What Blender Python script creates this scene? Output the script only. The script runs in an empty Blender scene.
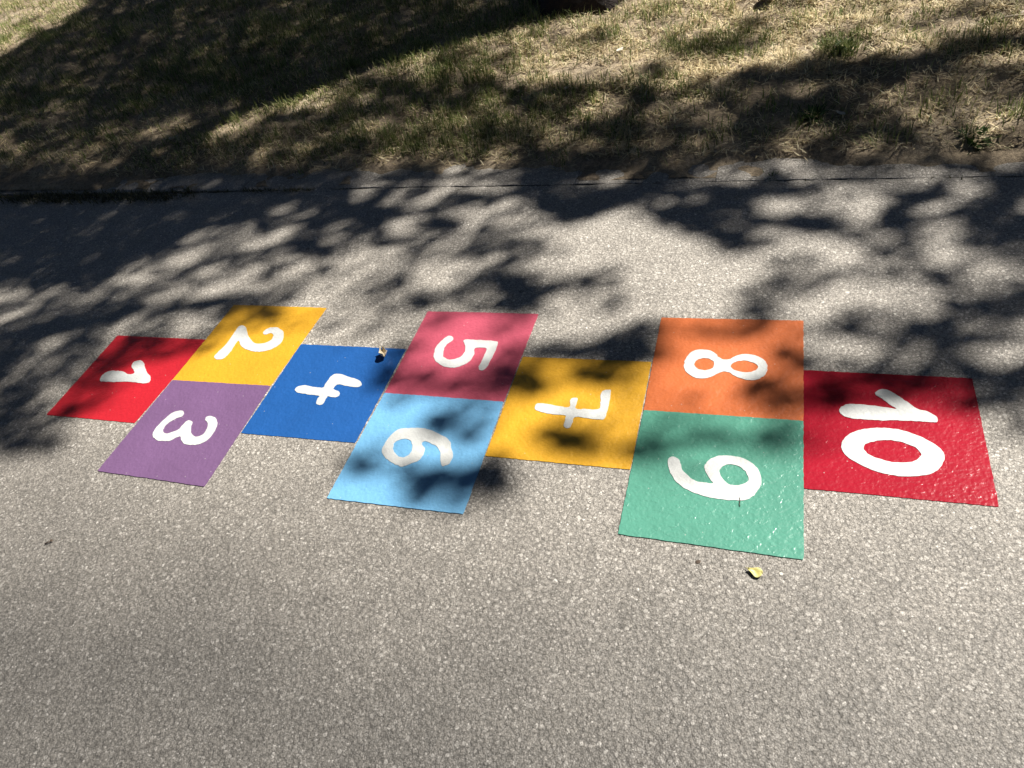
import bpy, math, random
import numpy as np
from mathutils import Vector, Matrix
from mathutils.geometry import delaunay_2d_cdt
random.seed(4); RNG=np.random.default_rng(4)
scene=bpy.context.scene; COL=scene.collection
# ------------------------------------------------------------------ camera
W,H=1024,768
FPX,PITCH,ROLL,EYE=728.02,.7452,-.2534,1.6
cp,sp,cr,sr=math.cos(PITCH),math.sin(PITCH),math.cos(ROLL),math.sin(ROLL)
FWD=np.array([0,cp,-sp]);_r=np.array([1.,0,0]);_u=np.array([0,sp,cp])
RGT=cr*_r+sr*_u; UPV=-sr*_r+cr*_u
CAM=np.array([0,0,EYE])
cam=bpy.data.cameras.new('camera');co=bpy.data.objects.new('camera',cam);COL.objects.link(co)
cam.sensor_width=36;cam.lens=FPX/W*36;cam.clip_start=.05;cam.clip_end=2000
M=Matrix.Identity(4)
for i in range(3): M[i][0],M[i][1],M[i][2],M[i][3]=RGT[i],UPV[i],-FWD[i],CAM[i]
co.matrix_world=M; scene.camera=co
def to_px(P):
    d=P-CAM; z=np.maximum(d@FWD,1e-3)
    return W/2+FPX*(d@RGT)/z, H/2-FPX*(d@UPV)/z
def ray(px,py): return FWD*FPX+RGT*(px-W/2)+UPV*(H/2-py)
def back(px,py,z=0.):
    d=ray(px,py);return CAM+d*((z-EYE)/d[2])
# ------------------------------------------------------------------ ground shape
UH=np.array([.892,-.452]);VH=np.array([.452,.892]);C0=np.array([-.05,3.157])
def uv(x,y): return (x-C0[0])*UH[0]+(y-C0[1])*UH[1],(x-C0[0])*VH[0]+(y-C0[1])*VH[1]
def xy(u,v): return C0[0]+u*UH[0]+v*VH[0],C0[1]+u*UH[1]+v*VH[1]
_tab=RNG.random((256,256))
def vnoise(x,y,s=1.):
    x=np.asarray(x,float)*s;y=np.asarray(y,float)*s
    xi=np.floor(x).astype(int);yi=np.floor(y).astype(int);fx=x-xi;fy=y-yi
    fx=fx*fx*(3-2*fx);fy=fy*fy*(3-2*fy);g=lambda i,j:_tab[(xi+i)%256,(yi+j)%256]
    return (g(0,0)*(1-fx)+g(1,0)*fx)*(1-fy)+(g(0,1)*(1-fx)+g(1,1)*fx)*fy
KERB_TOP=.006
def lawn_z(x,y):
    u,v=uv(x,y);b=np.clip((v-.25)/.5,0,1)
    z=.001+.065*np.clip(v-.2,0,30)
    z=z+b*((vnoise(x,y,1.3)-.5)*.06+(vnoise(x+9,y,3.7)-.5)*.03)
    z=z+(vnoise(x,y+5,11.)-.5)*.018+(vnoise(x+3,y,29.)-.5)*.009
    e=np.clip(1-np.abs(v-.2)/.12,0,1)
    wob=(vnoise(u,u*0+2,2.7)-.45)*.15+(vnoise(u,u*0+6,9.)-.5)*.06+(vnoise(u,u*0+8,31.)-.5)*.03
    z=z+.022*np.clip((v-.15-wob)/.045,0,1)
    z=z+.03*np.clip((-2.15-u)/.25,0,1)*np.clip((v-.01)/.05,0,1)*np.clip((.5-v)/.2,0,1)
    z=z+.012*np.clip((u-1.5)/.4,0,1)*np.clip((v-.07)/.05,0,1)*np.clip((.5-v)/.2,0,1)
    return z
def lawn_hit(px,py):
    z=.1
    for _ in range(12):
        p=back(px,py,z);z=float(lawn_z(p[0],p[1]))
    return p
# ------------------------------------------------------------------ helpers
def mesh_obj(name,verts,faces,mat=None,parent=None,smooth=False):
    me=bpy.data.meshes.new(name)
    me.from_pydata([tuple(map(float,v)) for v in verts],[],faces);me.update()
    if smooth: me.polygons.foreach_set('use_smooth',[True]*len(me.polygons))
    o=bpy.data.objects.new(name,me);COL.objects.link(o)
    if mat: me.materials.append(mat)
    if parent: o.parent=parent
    return o
def np_mesh(name,V,loops,starts,totals,mat,parent=None,smooth=False):
    me=bpy.data.meshes.new(name)
    me.vertices.add(len(V));me.vertices.foreach_set('co',np.asarray(V,np.float32).ravel())
    me.loops.add(len(loops));me.loops.foreach_set('vertex_index',np.asarray(loops,np.int32))
    me.polygons.add(len(starts));me.polygons.foreach_set('loop_start',np.asarray(starts,np.int32));me.polygons.foreach_set('loop_total',np.asarray(totals,np.int32))
    if smooth: me.polygons.foreach_set('use_smooth',np.ones(len(starts),bool))
    me.update(calc_edges=True);me.validate()
    o=bpy.data.objects.new(name,me);COL.objects.link(o);me.materials.append(mat)
    if parent: o.parent=parent
    return o
def tag(o,label=None,cat=None,group=None,kind=None):
    if label:o['label']=label
    if cat:o['category']=cat
    if group:o['group']=group
    if kind:o['kind']=kind
    return o
def empty(name,loc):
    o=bpy.data.objects.new(name,None);COL.objects.link(o);o.location=tuple(map(float,loc));o.empty_display_size=.05;return o
class Nodes:
    def __init__(s,name):
        s.m=bpy.data.materials.new(name);s.m.use_nodes=True;s.t=s.m.node_tree;s.n=s.t.nodes
        s.b=s.n['Principled BSDF']
    def new(s,typ,**k):
        x=s.n.new(typ)
        for a,v in k.items(): setattr(x,a,v)
        return x
    def link(s,a,b): s.t.links.new(a,b)
    def coord(s): return s.new('ShaderNodeTexCoord').outputs['Object']
    def geo_pos(s): return s.new('ShaderNodeNewGeometry').outputs['Position']
    def noise(s,vec,scale,detail=3,rough=.55):
        x=s.new('ShaderNodeTexNoise');x.inputs['Scale'].default_value=scale;x.inputs['Detail'].default_value=detail;x.inputs['Roughness'].default_value=rough
        s.link(vec,x.inputs['Vector']);return x.outputs['Fac']
    def vor(s,vec,scale,feature='F1'):
        x=s.new('ShaderNodeTexVoronoi',feature=feature);x.inputs['Scale'].default_value=scale;s.link(vec,x.inputs['Vector']);return x
    def ramp(s,fac,stops):
        x=s.new('ShaderNodeValToRGB');e=x.color_ramp.elements
        while len(e)<len(stops): e.new(.5)
        for el,(p,c) in zip(e,stops):
            el.position=p;el.color=(c if isinstance(c,tuple) else (c,c,c))+(1,)
        s.link(fac,x.inputs['Fac']);return x.outputs['Color']
    def math(s,op,a,b=None,c=None):
        x=s.new('ShaderNodeMath',operation=op)
        for i,v in enumerate((a,b,c)):
            if v is None: continue
            if isinstance(v,(int,float)): x.inputs[i].default_value=v
            else: s.link(v,x.inputs[i])
        return x.outputs[0]
    def mix(s,fac,a,b,blend='MIX'):
        x=s.new('ShaderNodeMix',data_type='RGBA',blend_type=blend)
        for i,v in ((0,fac),(6,a),(7,b)):
            if isinstance(v,(int,float)): x.inputs[i].default_value=v
            elif isinstance(v,tuple): x.inputs[i].default_value=v+(1,)
            else: s.link(v,x.inputs[i])
        return x.outputs[2]
    def bump(s,h,dist,strength=1.):
        x=s.new('ShaderNodeBump');x.inputs['Distance'].default_value=dist;x.inputs['Strength'].default_value=strength
        s.link(h,x.inputs['Height']);s.link(x.outputs[0],s.b.inputs['Normal']);return x
    def col(s,c): s.link(c,s.b.inputs['Base Color'])
def sepx(N,c):
    x=N.new('ShaderNodeSeparateColor');N.link(c,x.inputs[0]);return x.outputs[0]
# ------------------------------------------------------------------ light
AZ,EL=math.radians(15),math.radians(50)
SUN=np.array([math.cos(EL)*math.cos(AZ),math.cos(EL)*math.sin(AZ),math.sin(EL)])
sl=bpy.data.lights.new('sun','SUN');sl.energy=5.0;sl.angle=math.radians(.65);sl.color=(1,.955,.875)
so=bpy.data.objects.new('sun',sl);COL.objects.link(so);so.location=tuple(SUN*30)
so.rotation_euler=Vector(SUN).to_track_quat('Z','Y').to_euler()
w=bpy.data.worlds.new('World');scene.world=w;w.use_nodes=True
sky=w.node_tree.nodes.new('ShaderNodeTexSky');sky.sky_type='NISHITA';sky.sun_disc=False
sky.sun_elevation=EL;sky.sun_rotation=math.atan2(SUN[0],SUN[1])
bg=w.node_tree.nodes['Background'];bg.inputs[1].default_value=.05
sky.air_density=.18;sky.dust_density=.15;sky.ozone_density=.1;sky.altitude=600
w.node_tree.links.new(sky.outputs[0],bg.inputs[0])
vs=scene.view_settings;vs.view_transform='Standard';vs.look='None';vs.exposure=.92;vs.gamma=1
# ------------------------------------------------------------------ materials
def warped(N,p,scale,amt):
    nz=N.new('ShaderNodeTexNoise');nz.inputs['Scale'].default_value=scale;nz.inputs['Detail'].default_value=2;N.link(p,nz.inputs['Vector'])
    s=N.new('ShaderNodeVectorMath',operation='MULTIPLY_ADD');N.link(nz.outputs['Color'],s.inputs[0]);s.inputs[1].default_value=(amt,)*3;N.link(p,s.inputs[2]);return s.outputs[0]
def m_asphalt():
    N=Nodes('asphalt');p=N.geo_pos();q=warped(N,p,140,.0035)
    v1=N.vor(q,105);v2=N.vor(q,230);v3=N.vor(q,460)
    r=sepx(N,v1.outputs['Color']);r2=sepx(N,v2.outputs['Color']);r3=sepx(N,v3.outputs['Color'])
    big=N.ramp(r,[(0,(.15,.138,.122)),(.5,(.19,.176,.158)),(.86,(.215,.2,.18)),(.95,(.30,.283,.26)),(1,(.42,.40,.37))])
    small=N.ramp(r2,[(0,(.14,.13,.116)),(.5,(.178,.165,.149)),(.9,(.215,.2,.18)),(1,(.36,.34,.315))])
    c=N.mix(N.ramp(N.noise(p,75,2),[(.36,0.),(.5,1.)]),big,small)
    c=N.mix(.8,c,N.ramp(r3,[(0,.62),(.5,1.),(1,1.34)]),'MULTIPLY')
    c=N.mix(.75,c,N.ramp(N.noise(p,260,3,.7),[(.34,.42),(.48,1.02),(.75,1.2)]),'MULTIPLY')
    bn=N.noise(p,1.1,4);c=N.mix(.8,c,N.ramp(bn,[(.3,.92),(.7,1.07)]),'MULTIPLY')
    c=N.mix(1.,c,N.ramp(v1.outputs['Distance'],[(.42,1.),(.64,.72)]),'MULTIPLY')
    c=N.mix(1.,c,N.ramp(v2.outputs['Distance'],[(.44,1.),(.66,.82)]),'MULTIPLY')
    mid=N.noise(p,9,3);c=N.mix(.7,c,N.ramp(mid,[(.3,.9),(.7,1.08)]),'MULTIPLY')
    v4=N.vor(q,58);big2=N.math('MULTIPLY',N.math('GREATER_THAN',sepx(N,v4.outputs['Color']),.86),N.math('LESS_THAN',v4.outputs['Distance'],.3))
    c=N.mix(N.math('MULTIPLY',big2,.6),c,(.33,.312,.288))
    # paler towards the kerb: sun scatter and near falloff put into colour, plus dust
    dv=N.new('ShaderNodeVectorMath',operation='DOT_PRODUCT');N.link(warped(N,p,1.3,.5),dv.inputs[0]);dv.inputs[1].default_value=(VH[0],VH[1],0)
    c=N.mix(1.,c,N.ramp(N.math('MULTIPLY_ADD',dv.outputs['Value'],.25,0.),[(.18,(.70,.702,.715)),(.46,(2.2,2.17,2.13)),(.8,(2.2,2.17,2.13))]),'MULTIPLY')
    st=N.vor(q,7.);ss=N.math('MULTIPLY',N.math('LESS_THAN',st.outputs['Distance'],N.math('MULTIPLY',sepx(N,st.outputs['Color']),.075)),.55)
    c=N.mix(ss,c,(.05,.045,.04))
    N.col(c)
    h=N.math('MULTIPLY',N.math('SUBTRACT',1.,N.math('POWER',v1.outputs['Distance'],1.5)),.7)
    h=N.math('ADD',h,N.math('MULTIPLY',r,.45))
    h=N.math('ADD',h,N.math('MULTIPLY',N.math('SUBTRACT',1.,v2.outputs['Distance']),.45))
    h=N.math('ADD',h,N.math('MULTIPLY',r2,.3))
    h=N.math('ADD',h,N.math('MULTIPLY',N.noise(p,60,4,.7),1.1))
    N.bump(h,.0030,.85)
    N.b.inputs['Roughness'].default_value=.62
    return N.m
def m_paint(name,rgb,rough=.38,relief=.6,spec=.5,glint=0.):
    N=Nodes(name);p=N.geo_pos();q=warped(N,p,140,.0035)
    v1=N.vor(q,95);v1.feature='SMOOTH_F1';v1.inputs['Smoothness'].default_value=.7
    n=N.noise(p,5,4);fine=N.noise(p,260,2)
    c=N.mix(1.,rgb,N.ramp(n,[(.25,.9),(.75,1.08)]),'MULTIPLY')
    c=N.mix(.3,c,N.ramp(fine,[(.3,.75),(.7,1.2)]),'MULTIPLY')
    pit=N.vor(p,70);pr=sepx(N,pit.outputs['Color'])
    spot=N.math('MULTIPLY',N.math('GREATER_THAN',pr,.95),N.math('LESS_THAN',pit.outputs['Distance'],.14))
    c=N.mix(N.math('MULTIPLY',spot,.4),c,(.5,.48,.45))
    N.col(c)
    h=N.math('ADD',N.math('MULTIPLY',N.math('SUBTRACT',1.,v1.outputs['Distance']),.5),N.math('MULTIPLY',N.noise(p,34,2),2.0))
    h=N.math('ADD',h,N.math('MULTIPLY',N.noise(p,95,2),.9))
    if glint:
        h=N.math('ADD',h,N.math('MULTIPLY',N.ramp(N.noise(warped(N,p,30,.03),46,2),[(.56,0.),(.68,1.)]),glint))
    N.bump(h,.0022,relief)
    N.b.inputs['Roughness'].default_value=rough;N.b.inputs['Specular IOR Level'].default_value=spec
    return N.m
def m_soil():
    N=Nodes('lawn_soil');p=N.geo_pos()
    n=N.noise(p,2.2,5);n2=N.noise(p,60,5,.7)
    c=N.ramp(n,[(.3,(.26,.205,.145)),(.55,(.38,.305,.215)),(.75,(.46,.385,.29))])
    c=N.mix(.9,c,N.ramp(n2,[(.3,.45),(.7,1.45)]),'MULTIPLY')
    n3=N.noise(p,230,3,.7);c=N.mix(.8,c,N.ramp(n3,[(.32,.5),(.7,1.4)]),'MULTIPLY');N.col(c)
    N.bump(N.math('ADD',n2,N.math('MULTIPLY',n3,.4)),.010,.9);N.b.inputs['Roughness'].default_value=.95;N.b.inputs['Specular IOR Level'].default_value=.1
    return N.m
def m_kerb():
    N=Nodes('kerb_concrete');p=N.geo_pos()
    n=N.noise(p,7,4);n2=N.noise(p,160,4,.7);v=N.vor(p,170)
    c=N.ramp(n,[(.3,(.15,.142,.13)),(.7,(.27,.256,.238))])
    c=N.mix(.8,c,N.ramp(n2,[(.3,.5),(.7,1.4)]),'MULTIPLY')
    c=N.mix(.35,c,N.ramp(sepx(N,v.outputs['Color']),[(0,.6),(1,1.4)]),'MULTIPLY');N.col(c)
    N.bump(n2,.006,1.);N.b.inputs['Roughness'].default_value=.85
    return N.m
def m_blade(name,stops,trans=.25):
    N=Nodes(name)
    g=N.new('ShaderNodeNewGeometry');r=g.outputs['Random Per Island']
    c=N.ramp(r,stops);n=N.noise(g.outputs['Position'],1.6,3)
    c=N.mix(.8,c,N.ramp(n,[(.3,.75),(.7,1.2)]),'MULTIPLY');N.col(c)
    N.b.inputs['Roughness'].default_value=.6;N.b.inputs['Specular IOR Level'].default_value=.25
    t=N.new('ShaderNodeBsdfTranslucent');N.link(c,t.inputs[0])
    mx=N.new('ShaderNodeMixShader');mx.inputs[0].default_value=trans
    N.link(N.b.outputs[0],mx.inputs[1]);N.link(t.outputs[0],mx.inputs[2]);N.link(mx.outputs[0],N.n['Material Output'].inputs[0])
    return N.m
def m_plain(name,a,b,scale,rough=.8,bd=.002):
    N=Nodes(name);p=N.coord();n=N.noise(p,scale,4,.65)
    N.col(N.ramp(n,[(.3,a),(.7,b)]));N.bump(n,bd,.8);N.b.inputs['Roughness'].default_value=rough;return N.m
ASPH=m_asphalt();SOIL=m_soil();KERB=m_kerb()
DRY=m_blade('dry_straw',[(0,(.26,.19,.11)),(.25,(.5,.4,.24)),(.6,(.74,.61,.36)),(1,(.84,.75,.51))],.2)
GREEN=m_blade('green_blade',[(0,(.09,.13,.03)),(.5,(.19,.235,.07)),(.85,(.32,.34,.13)),(1,(.50,.47,.23))],.3)
WEED=m_blade('weed_leaf',[(0,(.03,.06,.015)),(.6,(.06,.11,.03)),(1,(.11,.17,.06))],.25)
MOSS=m_blade('joint_moss',[(0,(.05,.055,.025)),(.6,(.11,.11,.05)),(1,(.24,.20,.12))],.1)
LEAF=m_blade('tree_leaf',[(0,(.035,.06,.015)),(.6,(.06,.09,.025)),(1,(.09,.12,.04))],.12)
BARK=m_plain('bark',(.010,.006,.005),(.028,.017,.013),14,.9,.03)
# ------------------------------------------------------------------ setting
def sheet(name,u0,u1,v0,v1,z,mat):
    c=[xy(u,v)+(z,) for u,v in ((u0,v0),(u1,v0),(u1,v1),(u0,v1))]
    return mesh_obj(name,c,[(0,1,2,3)],mat)
# joint edge: the asphalt's edge wanders a little along the kerb
us=np.concatenate([[-90],np.arange(-6,6,.012),[90]])
ev=-.001+(vnoise(us,us*0,25)-.5)*.010+(vnoise(us,us*0+7,4)-.5)*.010-.030*np.clip((-1.0-us)/.5,0,1)*(.4+.6*vnoise(us,us*0+3,9))
V=[xy(u,-7.)+(0,) for u in us]+[xy(u,v)+(0,) for u,v in zip(us,ev)]
n=len(us)
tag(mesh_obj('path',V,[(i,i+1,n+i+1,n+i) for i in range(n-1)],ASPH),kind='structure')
tag(sheet('ground',-400,400,-400,400,-.05,SOIL),kind='structure')
def axis(lo,hi,f0,f1,st):
    a=list(np.arange(f0,f1,st));x=f0;d=st;pre=[]
    while x>lo: d*=1.5;x-=d;pre.append(x)
    x=f1;d=st;post=[f1]
    while x<hi: d*=1.5;x+=d;post.append(x)
    return np.array(pre[::-1]+a+post)
ua=axis(-90,90,-7.5,4.5,.03);va=np.concatenate([np.arange(.03,.6,.015),axis(.6,90,.6,8,.04)])
va=np.unique(va)
U,Vv=np.meshgrid(ua,va);X,Y=xy(U,Vv);Z=lawn_z(X,Y)
nu,nv=len(ua),len(va)
idx=np.arange(nu*nv).reshape(nv,nu)
q=np.stack([idx[:-1,:-1],idx[:-1,1:],idx[1:,1:],idx[1:,:-1]],-1).reshape(-1,4)
lo=np_mesh('lawn',np.stack([X,Y,Z],-1).reshape(-1,3),q.ravel(),np.arange(len(q))*4,np.full(len(q),4),SOIL,smooth=True)
tag(lo,kind='structure')
# kerb: precast edging stones set almost flush, 0.6 m each
kv=[];kf=[]
j0=uv(-.536,3.522)[0]
for k in range(-40,40):
    a=j0+k*.6+.001;b=j0+(k+1)*.6-.001
    dz=random.uniform(-.003,.004);dv=random.uniform(-.004,.004)
    prof=[(.004,-.06),(.004,.001),(.016,.004),(.16,KERB_TOP),(.21,KERB_TOP),(.215,-.06)]
    s=np.linspace(a,b,13)
    base=len(kv);m=len(prof)
    for u in s:
        for i,(v,z) in enumerate(prof):
            jit=(random.uniform(-.003,.003) if i in(1,2) else 0)
            kv.append(xy(u,v+dv+jit)+((z+dz+jit*.5) if z>-.05 else z,))
    for i in range(len(s)-1):
        for j in range(m-1):
            kf.append((base+i*m+j,base+(i+1)*m+j,base+(i+1)*m+j+1,base+i*m+j+1))
    kf.append(tuple(base+j for j in range(m)));kf.append(tuple(base+(len(s)-1)*m+j for j in range(m))[::-1])
tag(mesh_obj('kerb',kv,kf,ASPH),kind='structure')

# dirt packed into the joint, shallow in places
jv=[];ju=np.arange(-6,6,.02)
for u in ju:
    zz_=-.004-.010*float(vnoise(u,3.,6.));jv+= [xy(u,-.045)+(zz_,),xy(u,.012)+(zz_+.002,)]
JD=m_plain('joint_dirt',(.05,.042,.034),(.16,.14,.115),70,.95,.004)
tag(mesh_obj('joint_soil',jv,[(2*i,2*i+2,2*i+3,2*i+1) for i in range(len(ju)-1)],JD),kind='structure')
# shade the trees throw on the ground: (kind, crop col, crop row, ...) read at 4x from the photograph
OPS=[]
def E(col,row,*l):
    for t in l: OPS.append(('E',col*256,row*180)+t)
def Pg(col,row,pts,v): OPS.append(('P',col*256,row*180,pts,v))
# --- lawn
Pg(0,0,[(-600,-300),(1100,-300),(1100,745),(-600,745)],.88)
Pg(1,0,[(-10,-10),(1034,-10),(1034,745),(-10,745)],.62)
Pg(2,0,[(-10,-10),(1034,-10),(1034,330),(-10,330)],.06)
Pg(2,0,[(-10,330),(1034,330),(1034,745),(-10,745)],.76)
Pg(3,0,[(-10,-300),(1500,-300),(1500,270),(-10,270)],.15)
Pg(3,0,[(-10,270),(1500,270),(1500,745),(-10,745)],.68)
Pg(0,0,[(-600,-300),(380,-300),(330,20),(240,90),(150,120),(60,180),(0,215),(-600,560)],.04)
E(0,0,(100,85,60,14,-20,.4),(640,520,100,26,-12,.5),(930,505,95,26,-16,.12),(450,530,60,18,-15,.62),(1010,470,40,18,-15,.1),
 (400,705,60,16,-25,.3),(330,600,90,22,-15,.62),(180,630,90,22,-20,.7),(60,600,50,20,0,.7),(10,560,25,22,0,.4),(340,670,60,25,-10,.5))
Pg(1,0,[(-10,410),(150,340),(350,275),(560,250),(640,185),(720,200),(900,150),(1040,105),(1040,-300),(-10,-300)],.89)
E(1,0,(110,140,30,12,0,.6),(300,80,60,18,-15,.75),(860,25,40,14,0,.6),
 (180,395,150,38,-8,.08),(330,310,50,30,0,.15),(450,275,100,26,0,.2),(650,240,60,30,-20,.1),(660,300,60,22,0,.0),(900,190,100,35,-12,.25),(940,300,60,26,0,.2),(450,375,50,15,-10,.3),
 (330,342,60,14,0,.75),(550,350,190,36,8,.88),(750,420,180,40,5,.92),(480,430,120,30,0,.85),(250,480,250,36,0,.85),(880,345,110,28,-5,.88),(850,210,40,20,-20,.7),(170,540,220,40,0,.82),
 (930,440,60,40,0,.3),(1000,430,30,40,0,.45),(640,470,60,24,0,.45),(520,520,100,26,0,.5),(800,490,45,15,0,.25),(790,580,70,45,0,.3),(420,600,75,45,-20,.92),(280,620,120,36,0,.88),(100,630,140,40,0,.82),(40,620,40,14,0,.5),
 (900,545,90,40,0,.92),(560,600,50,45,0,.6),(760,635,65,22,-10,.88),(180,710,260,36,0,.97),(510,650,60,30,-15,.3),(430,715,50,26,0,.45),(630,712,120,34,0,.93),(790,690,36,45,-30,.08),(880,675,90,22,0,.2),(950,720,80,20,0,.75))
Pg(2,0,[(-10,-300),(470,-300),(450,0),(300,40),(200,80),(100,100),(-10,125)],.99)
E(2,0,(60,200,60,16,0,.45),(310,160,70,13,0,.8),(220,182,110,14,0,.5),(130,135,100,24,0,.35),(800,195,200,36,-8,.72),(940,110,80,22,-10,.72),(660,180,110,14,0,.5),
 (350,310,80,14,0,.35),(560,290,60,36,0,.85),(230,375,260,26,-3,.93),(100,410,150,50,0,.88),(560,380,110,36,0,.93),(700,350,150,26,-10,.72),(950,300,110,36,-8,.93),(900,390,150,26,0,.85),(350,420,90,45,0,.3),(620,345,40,30,0,.08),(700,410,50,22,0,.4),(600,470,60,22,-10,.28),
 (420,530,260,46,0,.93),(150,540,90,36,0,.6),(50,610,70,30,0,.85),(640,565,130,36,0,.75),(780,550,50,26,0,.4),(820,470,100,16,0,.5),(960,520,110,55,0,.96),(500,610,220,28,0,.93),(850,605,120,28,0,.88),
 (150,700,210,40,0,.97),(0,700,40,18,0,.3),(370,715,60,22,0,.3),(600,690,160,45,0,.93),(870,690,110,36,-5,.35),(1000,710,40,30,0,.8))
Pg(3,0,[(-20,300),(100,250),(180,222),(300,240),(500,225),(640,200),(700,150),(860,130),(1300,120),(1300,185),(900,210),(780,240),(720,300),(560,305),(400,330),(200,335),(-20,335)],.96)
E(3,0,(430,100,70,18,0,.5),(620,90,90,22,-10,.62),(800,42,100,34,-10,.6),(990,20,60,18,0,.72),(960,80,60,9,0,.72),(120,45,50,13,0,.4),(340,170,40,40,0,.25),
 (120,360,60,20,0,.4),(80,440,120,45,0,.88),(260,440,150,65,0,.93),(480,400,60,26,0,.4),(600,380,150,36,0,.62),(640,330,120,24,0,.85),(960,330,90,55,0,.72),(850,265,80,34,0,.5),(840,420,80,50,0,.3),(920,480,120,45,0,.14),
 (400,520,100,45,0,.88),(530,545,100,45,0,.93),(220,560,110,26,0,.5),(650,500,60,36,0,.45),(230,620,130,28,0,.93),(830,570,70,28,0,.5),
 (60,650,90,26,0,.42),(420,640,80,26,0,.72),(520,640,60,26,0,.22),(740,650,170,32,10,.93),(250,665,100,26,0,.75),(960,625,70,28,-15,.1),(990,705,80,30,10,.93))
Pg(0,0,[(420,668),(1064,668),(1064,760),(-100,760),(-100,735),(330,740)],.96)
Pg(1,0,[(-40,672),(420,672),(400,760),(-40,760)],.96)
# --- asphalt
Pg(0,1,[(-900,20),(4400,20),(4400,1200),(2000,3000),(-900,3000)],.0)
MARK=len(OPS)
Pg(0,1,[(-900,20),(4400,20),(4400,560),(3300,600),(-900,640)],.14)
Pg(2,1,[(150,220),(420,130),(760,260),(960,330),(960,470),(700,560),(420,480),(160,330)],.0)
Pg(0,1,[(-600,18),(1040,18),(1040,160),(950,190),(780,212),(700,290),(560,312),(430,400),(380,442),(260,432),(80,452),(40,400),(-600,420)],.97)
E(0,1,(820,228,80,24,-15,.5),(990,205,60,18,-10,.35),(905,280,50,28,0,.3),(10,300,30,18,-20,.3),(60,225,90,14,-35,.8),
 (520,445,140,20,-5,.55),(560,500,110,20,-8,.5),(300,500,220,30,-10,.62),(130,510,120,40,-20,.35),(330,560,200,26,-12,.82),(100,610,160,30,-15,.85),(60,700,90,60,0,.85),(230,690,110,26,-25,.88),(150,715,110,13,-33,.5),(330,640,60,20,-30,.7),(300,720,50,16,-30,.45),
 (700,500,90,18,-10,.88),(860,490,130,20,0,.85),(860,545,40,22,-30,.75),(740,575,70,40,-15,.08),(580,570,60,30,-10,.35),(780,430,60,14,-10,.4),(950,330,40,30,0,.6),(930,380,50,18,0,.3),(-60,760,90,60,0,.85))
Pg(1,1,[(-20,15),(560,15),(600,110),(545,170),(420,222),(330,215),(230,205),(110,175),(-20,245)],.96)
E(1,1,(140,125,60,22,-5,.42),(330,182,60,18,-5,.42),(460,50,50,22,0,.5),(570,178,50,32,0,.08),(650,68,125,22,-5,.12),(850,65,80,18,0,.82),(920,95,50,32,0,.6),(740,168,75,28,0,.82),(660,125,60,16,0,.5),
 (200,265,75,38,0,.78),(90,335,55,26,-20,.45),(500,240,55,18,0,.78),(640,265,60,26,-20,.62),(620,312,42,16,-15,.72),(820,240,30,12,0,.4),(900,285,95,13,-5,.78),(1000,262,34,18,0,.72),(410,435,52,18,-15,.62),(580,405,40,14,-10,.5),
 (50,470,90,26,-12,.72),(130,440,50,16,-15,.5),(650,480,50,40,0,.72),(870,440,65,28,0,.6),(985,420,60,30,0,.85),(900,500,110,18,0,.5),(1000,500,45,50,0,.75),(505,520,40,50,0,.5),(430,600,85,13,-35,.62),(340,550,50,26,0,.35),(640,560,40,40,0,.6),(300,330,60,14,-10,.3),(260,420,70,14,-10,.25))
Pg(2,1,[(-20,12),(560,10),(1040,12),(1040,240),(980,262),(820,300),(780,232),(680,205),(560,175),(540,140),(440,100),(360,132),(280,160),(160,182),(130,142),(60,120),(-20,80)],.96)
E(2,1,(210,62,42,18,0,.7),(860,162,48,22,0,.65),(570,86,55,16,0,.5),(720,50,60,14,0,.7),(950,50,60,18,0,.7),(20,92,40,26,0,.08),(80,158,60,28,0,.1),(140,270,60,24,0,.5),(40,235,55,14,0,.5),
 (60,410,115,38,0,.95),(40,480,75,28,0,.9),(290,410,85,24,0,.72),(190,390,60,20,0,.4),(370,370,60,14,-10,.4),(560,440,60,26,0,.28),(390,490,60,26,0,.38),(980,480,75,45,-15,.62),(1000,540,40,18,0,.8),
 (490,620,115,36,-8,.92),(500,690,130,26,0,.85),(300,680,125,26,0,.78),(120,690,70,20,0,.5),(1010,210,40,30,0,.2))
E(3,1,(60,30,120,28,0,.7),(170,168,150,30,5,.78),(30,130,60,40,0,.75),(100,105,140,18,5,.35),(980,30,110,40,0,.85),(600,60,115,26,0,.88),(530,150,72,55,-10,.92),(580,240,52,22,20,.62),(830,110,95,45,0,.72),(930,155,140,30,0,.82),(950,240,140,50,0,.72),(900,300,110,26,0,.5),
 (700,130,60,24,0,.5),(940,108,60,20,0,.3),(280,365,52,16,0,.55),(500,370,32,24,0,.4),(60,410,75,36,0,.6),(90,320,70,18,0,.4),(850,410,70,26,0,.5),(1010,450,70,50,0,.72),(800,500,125,34,0,.88),(600,510,80,26,0,.4),(440,500,50,26,0,.35),
 (340,590,95,26,0,.88),(500,620,95,26,8,.72),(640,590,85,40,0,.88),(720,690,85,55,0,.88),(920,632,140,26,0,.72),(330,742,160,22,0,.78),(600,742,160,28,0,.72),(370,672,140,42,0,.05),(560,680,60,30,0,.3),(910,578,95,34,0,.08),(890,692,90,36,0,.12),(30,545,45,26,0,.5),(160,620,60,26,0,.3),(1030,760,120,30,0,.8))
def F(*l):
    for t in l: OPS.append(('E',0,0)+tuple(4*q if i<4 else q for i,q in enumerate(t)))
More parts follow.
